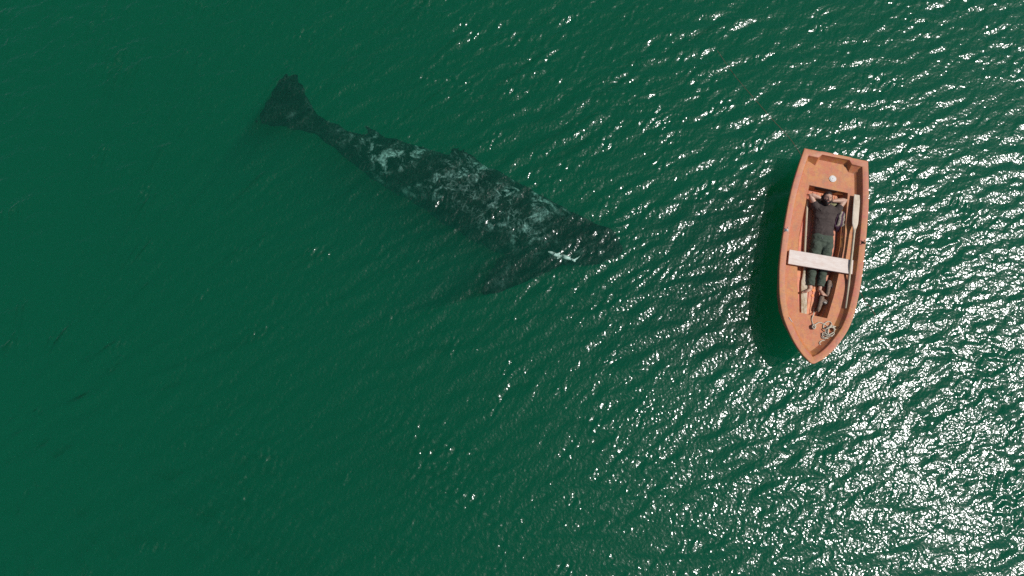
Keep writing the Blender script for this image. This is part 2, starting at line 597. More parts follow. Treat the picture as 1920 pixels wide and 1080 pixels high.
# gunwale: a rounded flat rim
bm = bmesh.new()
rings_mesh(bm, [ring(0.004, 0.07), ring(-0.006, 0.045), ring(-0.008, 0.016), ring(-0.004, 0.004), ring(0.002, 0.0), ring(0.010, -0.0005), ring(0.094, -0.0005), ring(0.102, 0.002), ring(0.106, 0.008), ring(0.108, 0.022)])
sharp(mobj('gunwale', bm, M_RIM, boat), 50)
# inner side, between rim and deck
bm = bmesh.new()
rings_mesh(bm, [ring(0.1075, 0.021), ring(0.122, 0.045, .115), ring(0.176, DECK_D - 0.014, .135), ring(0.193, DECK_D - 0.001, .146)])
sharp(mobj('inner_side', bm, M_ORANGE, boat), 50)

# hull below the rim
bm = bmesh.new()
ST = [0.0, .03, .08, .16, .3, .5, .8, 1.15, 1.6, 2.1, 2.6, 3.1, 3.5, BL]
SEC = [(0.0, 1.0), (.12, .97), (.35, .93), (.62, .84), (.78, .70), (.90, .42), (1.0, 0.0)]
cols = []
for s in ST:
    zt = zg(s) - 0.055; zk = -0.17 + 0.25 * max(0, 1 - s / 0.5) ** 2
    row = []
    for sgn in (1, -1):
        r_ = []
        for d, f in SEC:
            z = zt + (zk - zt) * d
            rake = 0.50 * (zg(0) - z) / (zg(0) + .17) * max(0, 1 - s / 1.3) ** 1.5
            r_.append((sgn * max(pw(s) - .006, 0.0) * f, s + rake + 0.008 * (s == 0), z))
        row.append(r_)
    loop = row[0] + row[1][::-1][1:]
    cols.append([bm.verts.new(B(*p)) for p in loop])
for a, b in zip(cols, cols[1:]):
    for k in range(len(a) - 1):
        bm.faces.new((a[k], a[k + 1], b[k + 1], b[k]))
bm.faces.new(cols[-1])
bmesh.ops.remove_doubles(bm, verts=bm.verts, dist=1e-4)
mobj('hull', bm, M_HULL, boat)

# cockpit opening (local boat frame), measured on the deck
DK = 0.31
tl, tr_, bl, br = loc(1519.7, 350, DK), loc(1592.5, 361.6, DK), loc(1500, 588, .35), loc(1552, 597, .35)
CY1 = (tl.y + tr_.y) / 2; CY0 = (bl.y + br.y) / 2
MIDL = [(loc(1501.5, 443, DK)), loc(1497, 498, DK), loc(1497, 540, .30)]
MIDR = [(loc(1589, 443, DK)), loc(1575, 512, DK), loc(1566.7, 549, .30)]
CK = [(CY0, (bl.x, br.x)), (MIDL[2].y, (MIDL[2].x, MIDR[2].x)), (MIDL[1].y, (MIDL[1].x, MIDR[1].x)), (MIDL[0].y, (MIDL[0].x, MIDR[0].x)), (CY1, (tl.x, tr_.x))]
print('cockpit', [(round(a, 3), round(b[0], 3), round(b[1], 3)) for a, b in CK])
CKW = [(a, (b[1] - b[0]) / 2) for a, b in CK]
def cw(y):
    if y <= CKW[0][0]: return CKW[0][1]
    for (a, b), (c, d) in zip(CKW, CKW[1:]):
        if y <= c: return b + (d - b) * (y - a) / (c - a)
    return CKW[-1][1]
FLOOR_Z = 0.17

# deck / side benches with the cockpit opening
inner = ring(0.193, DECK_D, .146)
deckpts = sorted([(BI @ p) for p in inner], key=lambda v: v.y)
def dw(y):
    if y > BL - 0.165: # follows the transom notch
        pass
    rs_ = [(p.y, p.x) for p in deckpts if p.x >= 0]
    rs_.sort()
    # keep the widest x at each y
    for (a, b), (c, d) in zip(rs_, rs_[1:]):
        if a <= y <= c: return b + (d - b) * ((y - a) / (c - a) if c > a else 0)
    return rs_[-1][1] if y > rs_[-1][0] else 0
ytip = min(p.y for p in deckpts)
side = [(p.y, p.x) for p in [BI @ q for q in inner[:len(OUT)]]]
def dws(y):
    if y <= side[0][0]: return 0.0
    for (a, b), (c, d) in zip(side, side[1:]):
        if y <= c and c > a: return b + (d - b) * (y - a) / (c - a)
    return side[-1][1]
YC = side[-1][0]                      # where the deck meets the corner step of the transom
sidel = [(q.y, -q.x) for q in [BI @ p for p in inner[:-len(OUT) :-1]]]
sidel = [side[0]] + sidel
def dwl(y):
    if y <= side[0][0]: return 0.0
    for (a, b), (c, d) in zip(sidel, sidel[1:]):
        if y <= c and c > a: return b + (d - b) * (y - a) / (c - a)
    return sidel[-1][1]
ys = sorted(set([ytip + 0.0005, CY0, CY1, YC] + [ytip + 0.03, ytip + .08] + [ytip + (YC - ytip) * k / 36 for k in range(1, 36)]))
bm = bmesh.new()
def strip(f0, f1, yy, nx):
    prev = None
    for y in yy:
        a, b = f0(y), f1(y)
        rowv = [bm.verts.new(B(a + (b - a) * k / nx, y, zd(y) + 0.010 * (1 - min(1, abs(a + (b - a) * k / nx) / 0.6) ** 2) * 0)) for k in range(nx + 1)]
        if prev:
            for k in range(nx): bm.faces.new((prev[k], prev[k + 1], rowv[k + 1], rowv[k]))
        prev = rowv
strip(lambda y: -dwl(y) - .004, lambda y: dws(y) + .004, [y for y in ys if y <= CY0], 8)
strip(lambda y: -dwl(y) - .004, lambda y: dws(y) + .004, [y for y in ys if y >= CY1], 8)
mid = [y for y in ys if CY0 <= y <= CY1]
strip(lambda y: -dwl(y) - .004, lambda y: -cw(y), mid, 3)
strip(lambda y: cw(y), lambda y: dws(y) + .004, mid, 3)
yN = BL - 0.06 * (.193 / .105) + .014
strip(lambda y: -.30 + .055 * (y - YC) / (yN - YC), lambda y: .30 - .055 * (y - YC) / (yN - YC), [YC, yN], 8)
strip(lambda y: -dwl(y) - .004, lambda y: -.30 + .055 * (y - YC) / (yN - YC), [YC, BL - .160], 4)
for yy, xx in (((BL - .42, BL - .16), (.50, .50)),):
    vs = [bm.verts.new(B(x, y, zd(y) - .0015)) for x, y in ((-.515, yy[0]), (.50, yy[0]), (.47, yy[1]), (-.505, yy[1]))]
    bm.faces.new(vs)
bmesh.ops.remove_doubles(bm, verts=bm.verts, dist=1e-4)
mobj('deck', bm, M_ORANGE, boat)

# cockpit walls
bm = bmesh.new()
def cp_loop(inset, z, il=None):
    il = inset if il is None else il
    yy = [CY0 + (CY1 - CY0) * k / 14 for k in range(15)]
    pts = []
    for y in yy:
        ie = inset * .22
        yi = CY0 + ie + (y - CY0) * (CY1 - CY0 - 2 * ie) / (CY1 - CY0)
        pts.append((cw(y) - inset, yi))
    l = pts + [(-(x + inset - il), y) for x, y in pts[::-1]]
    return [B(x, y, (z if z is not None else zd(y) - 0.0)) for x, y in l]
l0 = cp_loop(0.0, None)
l1 = [p + Vector((0, 0, -0.012)) for p in cp_loop(0.006, None)]
rings_mesh(bm, [l0, l1, cp_loop(0.036, 0.262, .018), cp_loop(0.050, 0.256, .026), cp_loop(0.085, FLOOR_Z - .01, .040)])
sharp(mobj('cockpit_wall', bm, M_ORANGE, boat), 40)
# floor with lengthwise moulded ribs: each rib is a strip of its own
bm = bmesh.new()
rows = []
for k in range(17):
    y = CY0 + 0.01 + (CY1 - CY0 - 0.02) * k / 16
    a = cw(y) - 0.078; al = cw(y) - 0.040
    rows.append([bm.verts.new(B(-al + (a + al) * t, y, FLOOR_Z - 0.006)) for t in (0, .25, .5, .75, 1)])
for a, b in zip(rows, rows[1:]):
    for k in range(4): bm.faces.new((a[k], a[k + 1], b[k + 1], b[k]))
fl = mobj('cockpit_floor', bm, M_FLOOR, boat)
NRIB = 7
for r in range(NRIB):
    bm = bmesh.new()
    rows = []
    for k in range(11):
        y = CY0 + 0.045 + (CY1 - CY0 - 0.09) * k / 10
        a = cw(y) - 0.092; al = cw(y) - 0.052
        x0 = -al + (a + al) * (r + 0.04) / NRIB; x1 = -al + (a + al) * (r + 0.96) / NRIB
        z = FLOOR_Z + 0.003
        prof = [(x0, FLOOR_Z - .005), (x0 + .006, z), (x1 - .006, z), (x1, FLOOR_Z - .005)]
        rows.append([bm.verts.new(B(x, y, zz)) for x, zz in prof])
    for a, b in zip(rows, rows[1:]):
        for k in range(3): bm.faces.new((a[k], a[k + 1], b[k + 1], b[k]))
    bm.faces.new(rows[0]); bm.faces.new(rows[-1])
    mobj('floor_rib', bm, M_FLOOR, fl, smooth=False)

# flat black panel painting the dark inside a locker opening under the stern deck
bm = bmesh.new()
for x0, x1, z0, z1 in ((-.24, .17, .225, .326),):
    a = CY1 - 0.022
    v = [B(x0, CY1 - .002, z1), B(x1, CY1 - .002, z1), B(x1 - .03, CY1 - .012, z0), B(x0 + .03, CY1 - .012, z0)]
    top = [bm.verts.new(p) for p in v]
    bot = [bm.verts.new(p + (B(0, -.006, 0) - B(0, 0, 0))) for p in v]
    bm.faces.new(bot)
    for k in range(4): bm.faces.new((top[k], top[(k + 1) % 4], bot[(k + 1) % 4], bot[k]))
mobj('locker_dark_panel', bm, M_BLACK, boat, smooth=False)

def disc(bm, c, r, z0, z1, seg=24):
    ra = [bm.verts.new(c + Vector((r * math.cos(2 * math.pi * k / seg), r * math.sin(2 * math.pi * k / seg), z0))) for k in range(seg)]
    rb = [bm.verts.new(c + Vector((r * math.cos(2 * math.pi * k / seg), r * math.sin(2 * math.pi * k / seg), z1))) for k in range(seg)]
    for k in range(seg): bm.faces.new((ra[k], ra[(k + 1) % seg], rb[(k + 1) % seg], rb[k]))
    bm.faces.new(rb); bm.faces.new(ra[::-1])
# hatch cap
hp = P(1561.2, 335.4, 0.30); hl = BI @ hp
zc = zd(hl.y)
hp = P(1561.2, 335.4, zc)
bm = bmesh.new(); disc(bm, Vector((hp.x, hp.y, 0)), 0.062, zc - .002, zc + .010)
cap = sharp(mobj('hatch_cap', bm, M_CAP, boat))
bm = bmesh.new(); disc(bm, Vector((hp.x, hp.y, 0)), 0.044, zc + .010, zc + .016)
disc(bm, Vector((hp.x, hp.y, 0)), 0.012, zc + .016, zc + .021, 12)
sharp(mobj('cap_lid', bm, M_CAP, cap))
for k in range(4):
    bm = bmesh.new()
    an = 0.6 + k * math.pi / 2
    disc(bm, Vector((hp.x + .053 * math.cos(an), hp.y + .053 * math.sin(an), 0)), 0.004, zc + .010, zc + .013, 8)
    mobj('screw', bm, M_METAL, cap)
# bolts on the transom's inner face
for X, Y, z in ((1553.5, 293.5, .43), (1580, 298, .43), (1552.5, 303, .33), (1578.5, 307, .33)):
    bm = bmesh.new()
    p = P(X, Y, z)
    bmesh.ops.create_uvsphere(bm, u_segments=8, v_segments=6, radius=0.010, matrix=Matrix.Translation(p))
    mobj('bolt', bm, M_METAL, boat)
# drain plugs
for X, Y in ((1523.2, 554.5), (1524.8, 544.5)):
    bm = bmesh.new(); p = P(X, Y, FLOOR_Z)
    disc(bm, Vector((p.x, p.y, 0)), 0.024, FLOOR_Z - .002, FLOOR_Z + .014)
    sharp(mobj('drain_plug', bm, M_PLUG, boat))

# fittings
def cleat(X, Y, z, ang, mat, sc=1.0, name='cleat'):
    bm = bmesh.new()
    p = P(X, Y, z)
    d = Vector((math.cos(ang), math.sin(ang), 0)); u = Vector((0, 0, 1))
    bx = box(bm, p - d * .03 * sc - u.cross(d) * .011 * sc, d * .06 * sc, u.cross(d) * .022 * sc, u * .006)
    for s in (-1, 1):
        loft(bm, [p + d * s * .014 * sc, p + d * s * .014 * sc + u * .02 * sc], [.005 * sc] * 2, up=(1, 0, 0), seg=8)
    loft(bm, [p - d * .048 * sc + u * .030 * sc, p - d * .02 * sc + u * .022 * sc, p + d * .02 * sc + u * .022 * sc, p + d * .048 * sc + u * .030 * sc],
         [.0045 * sc, .007 * sc, .007 * sc, .0045 * sc], seg=8)
    return mobj(name, bm, mat, boat)
cleat(1481.5, 600, .50, math.radians(-62), M_CAP, .95)
cleat(1573.5, 614, .47, math.radians(35), M_RUST, .8, 'bow_bracket')

def rowlock(X, Y, z, side, mat):
    bm = bmesh.new()
    p = P(X, Y, z); ux = (B(1, 0, 0) - B(0, 0, 0)) * side; uy = B(0, 1, 0) - B(0, 0, 0); u = Vector((0, 0, 1))
    box(bm, p - ux * .03 - uy * .022, ux * .06, uy * .044, u * .007)
    loft(bm, [p, p + u * .03], [.009, .009], up=(1, 0, 0), seg=10)
    arc = [p + u * (.055 + .030 * -math.cos(a)) + uy * (.034 * math.sin(a)) for a in [math.radians(t) for t in range(-125, 126, 25)]]
    loft(bm, arc, [.0055] * len(arc), up=ux, seg=8)
    return mobj('rowlock', bm, mat, boat)
rowlock(1474.6, 431.6, .432, -1, M_CAP)
rowlock(1618.5, 455, .432, 1, M_RUST)

# thwart: a loose plank lying on the side benches -> part of the boat
SZ = 0.400
c4 = [loc(X, Y, SZ) for X, Y in ((1477.8, 494.4), (1598.0, 514.0), (1600.2, 487.8), (1480.4, 467.8))]
bm = bmesh.new()
for a, b in (('t', SZ), ('b', SZ - .036)):
    for p in c4: bm.verts.new(B(p.x, p.y, b))
bm.verts.ensure_lookup_table(); v = bm.verts
bm.faces.new(v[0:4]); bm.faces.new(v[4:8])
for k in range(4): bm.faces.new((v[k], v[(k + 1) % 4], v[4 + (k + 1) % 4], v[4 + k]))
bevel(bm, 0.004, 2)
mobj('thwart_seat', bm, M_SEAT, boat, smooth=False)
# bearers that hold the plank
for sg in (-1, 1):
    y = (c4[0].y + c4[2].y) / 2
    bm = bmesh.new()
    x = sg * .50
    zt = SZ - .036; zb = zd(y) - .004
    box(bm, B(x - .05, y - .10, zb), B(.10, 0, 0) - B(0, 0, 0), B(0, .20, 0) - B(0, 0, 0), Vector((0, 0, max(.003, zt - zb))))
    mobj('seat_bearer', bm, M_ORANGE, boat, smooth=False)

# ================================================================ OARS
def oar(name_label, pts, blade_at, blade_w, mats, up=(0, 0, 1)):
    """pts: shaft centre line from handle end to blade tip; blade between indices"""
    (a, b) = pts[0], pts[-1]
    root = empty('oar', a, 0, name_label, 'oar', 'oars lying in the boat')
    return root
def make_oar(label, shaft_pts, blade_pts, blade_ws, m_shaft, m_blade, r=0.0185):
    root = empty('oar', tuple(shaft_pts[0]), 0, label, 'oar', 'oars lying in the boat')
    bm = bmesh.new()
    sp = spline(shaft_pts, 4)
    loft(bm, sp, [r] * len(sp), seg=12)
    sh = mobj('shaft', bm, m_shaft, root)
    bm = bmesh.new()
    loft(bm, blade_pts, [(w_, t_) for w_, t_ in blade_ws], seg=20, cap=False, power=3.2)
    bl_ = mobj('blade', bm, m_blade, root)
    sharp(bl_, 60)
    return root
# right-hand oar: on the side bench, over the thwart
zr = zd(loc(1606, 400, .29).y)
dz_ = lambda X, Y: zd(loc(X, Y, .33).y) + .020
pA = P(1586.0, 577, dz_(1586.3, 576) + .035); pS = P(1595.0, 497, SZ + .021); pN = P(1602.2, 430, SZ + .004); 
bt = P(1607.3, 365.5, zd(loc(1607.3, 365.5, .37).y) + .060)
ba = (bt - pN)
bl_pts = [pN - ba * .10, pN, pN + ba * .07, pN + ba * .15, pN + ba * .25, pN + ba * .60, pN + ba * .985, bt]
bl_ws = [(.017, .016), (.023, .016), (.038, .014), (.051, .011), (.056, .010), (.057, .008), (.057, .007), (.054, .005)]
make_oar('long pale wooden oar lying on the right side bench and over the white plank seat', [pA, P(1591, 536, dz_(1591, 536) + .014), pS, P(1599.2, 460, SZ + .012), pN], bl_pts, bl_ws, M_SHAFT, M_OAR)
# left-hand oar: on the cockpit floor, under the thwart, blade towards the bow
zf = FLOOR_Z + .030
q0 = P(1513.5, 378, .225); q1 = P(1509.0, 465, zf + .01); q2 = P(1507.6, 512, zf)
bt = P(1507.3, 589, zf - .004); ba = bt - q2
bl_pts = [q2 - ba * .05, q2, q2 + ba * .10, q2 + ba * .20, q2 + ba * .34, q2 + ba * .7, q2 + ba * .985, bt]
bl_ws = [(.022, .018), (.025, .017), (.033, .014), (.050, .011), (.057, .009), (.054, .008), (.050, .007), (.047, .006)]
make_oar('peeling wooden oar on the cockpit floor beneath the white plank, blade towards the bow', [q0, P(1511.3, 420, .205), q1, q2], bl_pts, bl_ws, M_SHAFT, M_OARWORN, .021)

# ================================================================ PERSON
person = empty('person', tuple(P(1541, 445, FLOOR_Z)), 0,
               'barefoot bearded man in t-shirt and olive trousers lying in the boat, hands behind head', 'person')
def J(X, Y, z): return P(X, Y, z + .11)
AX = (P(1550.5, 373, .2) - P(1541, 445, .2)).normalized()       # towards the head
RT = Vector((AX.y, -AX.x, 0))                                   # image right
UP = Vector((0, 0, 1))
HC = J(1550.7, 372.2, .262)

body = bmesh.new()
# torso core (slightly smaller than the shirt)
loft(body, [J(1541, 452, .145), J(1542.5, 434, .145), J(1545, 412, .150), J(1547.5, 396, .160), J(1549.2, 388, .17)],
     [(.130, .070), (.135, .078), (.160, .095), (.175, .098), (.12, .07)], seg=20)
loft(body, [J(1549.2, 392, .18), J(1550.1, 385, .20), HC - AX * .05 - UP * .03], [(.060, .055), (.053, .052), (.055, .055)], seg=16)
# arms
SHL, SHR = J(1531, 391, .165), J(1569, 394.5, .165)
ELL, ELR = J(1518.5, 364.5, .225), J(1585.5, 375.5, .220)
WRL, WRR = HC - RT * .118 - UP * .020 - AX * .005, HC + RT * .118 - UP * .020 - AX * .012
def limb(a, b, c, ra, rm, rb, rw, rc):
    pts = [a, a.lerp(b, .35), a.lerp(b, .75), b, b.lerp(c, .25), b.lerp(c, .6), c]
    loft(body, pts, [ra, rm, rb * 1.0, rb * .96, rb * 1.05, rw * 1.15, rc], seg=14)
limb(SHL, ELL, WRL, .054, .050, .042, .034, .027)
limb(SHR, ELR, WRR, .054, .050, .042, .034, .027)
def hand(wr, sgn):
    inw = -RT * sgn
    pc = wr + inw * .045 - UP * .045
    loft(body, [wr, wr + inw * .03 - UP * .02, pc, pc + inw * .03 - UP * .012], [(.024, .018), (.036, .018), (.040, .016), (.038, .014)], up=UP, seg=12)
    for k in range(4):
        b0 = pc + inw * .035 + AX * (-.028 + .019 * k) - UP * .014
        ln = (.030, .036, .034, .026)[k]
        loft(body, [b0, b0 + inw * ln * .6 - UP * .004, b0 + inw * ln + UP * .002], [.0085, .008, .007], seg=8)
    t0 = wr + inw * .02 + AX * .024
    loft(body, [t0, t0 + AX * .022 + inw * .012, t0 + AX * .038 + inw * .030], [.010, .0095, .008], seg=8)
hand(WRL, -1); hand(WRR, 1)
# legs (inside the trousers) and feet
HPL, HPR = J(1532, 455, .150), J(1551, 457, .150)
KNL, KNR = J(1524, 496, .135), J(1545, 499, .135)
ANL, ANR = J(1518.6, 538.0, .098), J(1537.3, 540, .098)
for a, k, c in ((HPL, KNL, ANL), (HPR, KNR, ANR)):
    loft(body, [a, a.lerp(k, .5), k, k.lerp(c, .3), k.lerp(c, .7), c], [.068, .062, .050, .048, .036, .033], seg=14)
def foot(an, heel, ball, toe_dir, side):
    # heel -> arch -> ball of the foot, sole turned down towards the bow
    loft(body, [an, (an + heel) / 2, heel], [.034, .034, .032], seg=12)
    mid_ = heel.lerp(ball, .5) + UP * .010
    lat = toe_dir.cross(UP).normalized()
    loft(body, [heel + UP * .006, mid_, ball], [(.030, .030), (.033, .026), (.043, .018)], up=(0, 0.95, .3), seg=14)
    d = (ball - heel).normalized()
    s = d.cross(Vector((0, .95, .3))).normalized() * side
    for k in range(5):
        b0 = ball + d * .004 + s * (-.032 + .016 * k)
        ln = (.040, .036, .032, .027, .020)[k]; rr = (.0125, .0085, .008, .0078, .0075)[k]
        loft(body, [b0, b0 + d * ln * .6, b0 + d * ln], [rr, rr, rr * .9], seg=8)
foot(ANL, J(1520.0, 542, .082), J(1510.0, 547.5, .165), Vector((-.7, -.5, .6)), -1)
foot(ANR, J(1536.0, 544.5, .082), J(1544.2, 552.0, .165), Vector((.7, -.5, .6)), 1)

# head with a face (local frame: RT, AX(crown), UP(face) pitched so that the crown is raised)
pit = math.radians(14)
HY = (AX * math.cos(pit) + UP * math.sin(pit)).normalized()
HZ = RT.cross(HY).normalized()
HZ = HZ if HZ.z > 0 else -HZ
HS = (.074, .116, .098)
def g(x, y, cx, cy, sx, sy): return math.exp(-((x - cx) / sx) ** 2 - ((y - cy) / sy) ** 2)
def head_pt(d, extra=0.0):
    x, y, z = d
    wx = HS[0] * (1.0 - 0.20 * max(0, -y) ** 1.5)
    px, py, pz = x * wx, y * HS[1], z * HS[2]
    if z > 0:
        pz *= 1.0 - .06 * y * y
        pz += .024 * g(x, y, 0, -.22, .17, .13) + .014 * g(x, y, 0, -.05, .10, .20)       # nose
        pz += .006 * (g(x, y, -.38, .13, .30, .08) + g(x, y, .38, .13, .30, .08))         # brow
        pz -= .010 * (g(x, y, -.38, 0.0, .20, .10) + g(x, y, .38, 0.0, .20, .10))         # eye sockets
        pz += .004 * (g(x, y, -.38, -.01, .12, .06) + g(x, y, .38, -.01, .12, .06))       # lids
        pz += .006 * (g(x, y, -.5, -.22, .22, .14) + g(x, y, .5, -.22, .22, .14))         # cheeks
        pz += .007 * g(x, y, 0, -.50, .28, .06) - .004 * g(x, y, 0, -.515, .28, .015)     # lips
        pz += .010 * g(x, y, 0, -.80, .3, .2)                                             # chin
    n_ = Vector((x, y, z))
    return HC + RT * (px + n_.x * extra) + HY * (py + n_.y * extra) + HZ * (pz + n_.z * extra)
def sph(nu=56, nv=40):
    D = []
    for j in range(nv + 1):
        t = math.pi * j / nv
        D.append([(math.sin(t) * math.cos(2 * math.pi * i / nu), math.sin(t) * math.sin(2 * math.pi * i / nu), math.cos(t)) for i in range(nu)])
    return D
def sphere_mesh(bm, fn):
    D = sph()
    vs = [[bm.verts.new(fn(d)) for d in row] for row in D]
    nu = len(D[0])
    for a, b in zip(vs, vs[1:]):
        for k in range(nu): bm.faces.new((a[k], a[(k + 1) % nu], b[(k + 1) % nu], b[k]))
    bmesh.ops.remove_doubles(bm, verts=bm.verts, dist=1e-6)
sphere_mesh(body, lambda d: head_pt(d))
for s in (-1, 1):       # ears
    e = HC + RT * s * .076 - HY * .012 + HZ * .0
    loft(body, [e - HY * .024, e, e + HY * .026], [(.008, .014), (.010, .019), (.008, .014)], up=HZ, seg=10)
bmr = remeshed(body, 0.0048, 2, 0.4)
mobj('body', bmr, M_SKIN, person)

def sm(a, b, x):
    t = max(0, min(1, (x - a) / (b - a))); return t * t * (3 - 2 * t)
def hair_fn(d):
    x, y, z = d
    front = sm(.57, .66, y + .10 * x * x - .03 * math.cos(9 * x))
    sidem = sm(.50, .34, z) * (1 if y > -.62 else 0) * sm(.70, .80, abs(x) + (1 if z < 0 else 0) + (y > .3) * .2)
    m = max(front, sidem, 1 if z < -.05 and y > -.7 else 0)
    e = -.012 + m * (.025 + .0040 * snoise((x * 4, y * 4, z * 4), 2.2) + .0025 * snoise((x * 4, y * 4, z * 4), 7, 15))
    return head_pt(d, e)
bm = bmesh.new(); sphere_mesh(bm, hair_fn)
mobj('hair', bm, M_HAIR, person)
def beard_fn(d):
    x, y, z = d
    jaw = sm(-.52, -.64, y - .55 * max(0, abs(x) - .22)) if True else 0
    cheek = sm(.50, .62, abs(x) - .25 * max(0, -.30 - y)) * sm(-.18, -.36, y) * (1 if z > -.1 else 0)
    mou = g(x, y, -.18, -.40, .20, .055) + g(x, y, .18, -.40, .20, .055)
    corner = g(x, y, -.40, -.52, .08, .15) + g(x, y, .40, -.52, .08, .15)
    m = max(jaw, cheek, min(1, mou * 1.3), min(1, corner * 1.3)) * (1 if z > -.35 else 0)
    e = -.010 + m * (.018 + .004 * snoise((x * 5, y * 5, z * 5), 2.6, 5))
    p = head_pt(d, e)
    if y < -.6: p = p - HY * .018 * sm(-.6, -.95, y) * m + HZ * .012 * m * sm(-.6, -.95, y)
    return p
bm = bmesh.new(); sphere_mesh(bm, beard_fn)
mobj('beard', bm, M_HAIR, person)
for s in (-1, 1):
    bm = bmesh.new()
    pts = [head_pt(Vector((x * s, y, math.sqrt(max(0, 1 - x * x - y * y)))), .001) for x, y in ((.13, .11), (.28, .145), (.42, .14), (.56, .08))]
    loft(bm, spline(pts, 3), [(.0030, .002)] * 10, up=HZ, seg=8)
    mobj('eyebrow', bm, M_HAIR, person)
    bm = bmesh.new()
    pts = [head_pt(Vector((x * s, y, math.sqrt(max(0, 1 - x * x - y * y)))), .0005) for x, y in ((.24, -.01), (.34, -.045), (.44, -.045), (.54, -.01))]
    loft(bm, spline(pts, 3), [(.0028, .002)] * 10, up=HZ, seg=8)
    mobj('eyelid', bm, M_FACEDARK, person)
bm = bmesh.new()
pts = [head_pt(Vector((x, y, math.sqrt(max(0, 1 - x * x - y * y)))), -.001) for x, y in ((-.26, -.50), (-.12, -.51), (0, -.515), (.12, -.51), (.26, -.50))]
loft(bm, spline(pts, 3), [(.0065, .004)] * 13, up=HZ, seg=10)
mobj('lips', bm, M_LIP, person)

def wrinkle(bm, amp, f, k0=0, dirv=None):
    bm.normal_update()
    for v in bm.verts:
        p = v.co
        q = (p.x, p.y, p.z)
        if dirv is not None:
            a = p.dot(dirv[0]) * dirv[1]; b = p.dot(dirv[2]) * dirv[3]; q = (a, b, p.z)
        s = snoise(q, f, k0)
        s = -abs(s) ** 0.7 + .6
        v.co += v.normal * amp * s
# t-shirt
bm = bmesh.new()
loft(bm, [J(1543.2, 438.5, .146), J(1544.2, 425, .150), J(1546, 408, .160), J(1548.0, 396, .167), J(1549.0, 390, .170)],
     [(.190, .106), (.174, .102), (.192, .110), (.205, .113), (.175, .090)], seg=28)
loft(bm, [J(1549, 393, .175), J(1550.0, 387.5, .190)], [(.105, .075), (.070, .062)], seg=20)
for s, sh, el in ((-1, SHL, ELL), (1, SHR, ELR)):
    loft(bm, [sh - RT * s * .05 - AX * .03, sh, sh.lerp(el, .30)], [(.078, .080), (.073, .074), (.068, .066)], seg=18, cap=True)
b2 = remeshed(bm, 0.007, 8, 0.6)
wrinkle(b2, .0095, 5.5, 3, (RT, 1.4, AX, 2.6)); wrinkle(b2, .0035, 15, 12)
mobj('t_shirt', b2, M_SHIRT, person)
# collar ring
bm = bmesh.new()
cc = J(1550.0, 387.6, .205)
lp = [cc + RT * .066 * math.cos(a) + (AX * .5 + UP * .1) * .050 * math.sin(a) + UP * (.044 * (1 - abs(math.cos(a)) ** 2) - .012) for a in [math.pi + 2 * math.pi * k / 26 * .5 for k in range(27)]]
loft(bm, lp, [.006] * len(lp), seg=8)
mobj('collar', bm, M_CUFF, person)
# trousers
bm = bmesh.new()
loft(bm, [J(1543.0, 440, .145), J(1542.3, 447, .148), J(1541.5, 454, .148), J(1541.2, 459, .145)], [(.172, .088), (.190, .102), (.192, .102), (.160, .085)], seg=26)
for a, k, c, dx in ((HPL, KNL, ANL, -1), (HPR, KNR, ANR, 1)):
    a2 = a + RT * dx * .006
    cc_ = k.lerp(c, .93) + UP * .008
    loft(bm, [a2, a2.lerp(k, .35), a2.lerp(k, .7), k, k.lerp(cc_, .3), k.lerp(cc_, .65), cc_],
         [(.100, .098), (.097, .090), (.088, .080), (.076, .070), (.075, .068), (.070, .060), (.067, .056)], seg=20, cap=False)
b2 = remeshed(bm, 0.007, 6, 0.5)
wrinkle(b2, .0095, 8, 8, (RT, 1.2, AX, 4.0)); wrinkle(b2, .0035, 22, 20)
tro = mobj('trousers', b2, M_TROUSER, person)
bm = bmesh.new()
p = J(1542.6, 446, .256); disc(bm, Vector((p.x, p.y, 0)), .008, p.z - .012, p.z + .001, 10)
mobj('button', bm, M_METAL, tro)

# ================================================================ PILLOW
bm = bmesh.new()
pc = J(1550.8, 380, .125)
loft(bm, [pc - RT * .175, pc - RT * .12, pc, pc + RT * .12, pc + RT * .17], [(.055, .045), (.075, .058), (.080, .055), (.075, .058), (.055, .045)], up=UP, seg=20)
b2 = remeshed(bm, .01, 4)
wrinkle(b2, .008, 10, 4)
o = mobj('pillow', b2, M_PILLOW, None, origin=tuple(J(1550.8, 380, FLOOR_Z)))
tag(o, 'khaki green rolled pillow under the neck of the lying man', 'pillow')

# ================================================================ WOVEN BAG
def mat_bag():
    n = N('striped_weave')
    tc = n.new('ShaderNodeTexCoord'); sp = n.new('ShaderNodeSeparateXYZ')
    n.link(tc.outputs['UV'], sp.inputs[0])
    u, v = sp.outputs[0], sp.outputs[1]
    pur, cre, brn = (0.075, 0.032, 0.075), (0.47, 0.41, 0.31), (0.16, 0.07, 0.05)
    base = n.ramp(u, [(0, pur), (.10, cre), (.37, brn), (.40, pur), (.58, brn), (.61, cre), (.90, pur)], 'CONSTANT')
    zz = n.math('PINGPONG', n.math('MULTIPLY', v, 7.0), 0.5)          # zigzag
    uu = n.math('PINGPONG', n.math('ADD', n.math('MULTIPLY', u, 1.96), -.02), 0.5)
    line = n.math('ABSOLUTE', n.math('SUBTRACT', n.math('SUBTRACT', uu, .22), n.math('MULTIPLY', zz, .42)))
    msk = n.math('LESS_THAN', line, .045)
    inb = n.math('MULTIPLY', n.math('GREATER_THAN', uu, .20), n.math('LESS_THAN', uu, 0.46))
    c = n.mix(n.math('MULTIPLY', n.math('MULTIPLY', msk, inb), .75), base, (0.17, 0.12, 0.10))
    nz = n.noise(n.coord(), 60, 4, .6)
    c = n.mix(n.math('MULTIPLY', nz, .35), c, (0.2, 0.16, 0.14))
    return n.principled(c, .95, n.bump(nz, .6, .003), .1)
M_BAG = mat_bag()
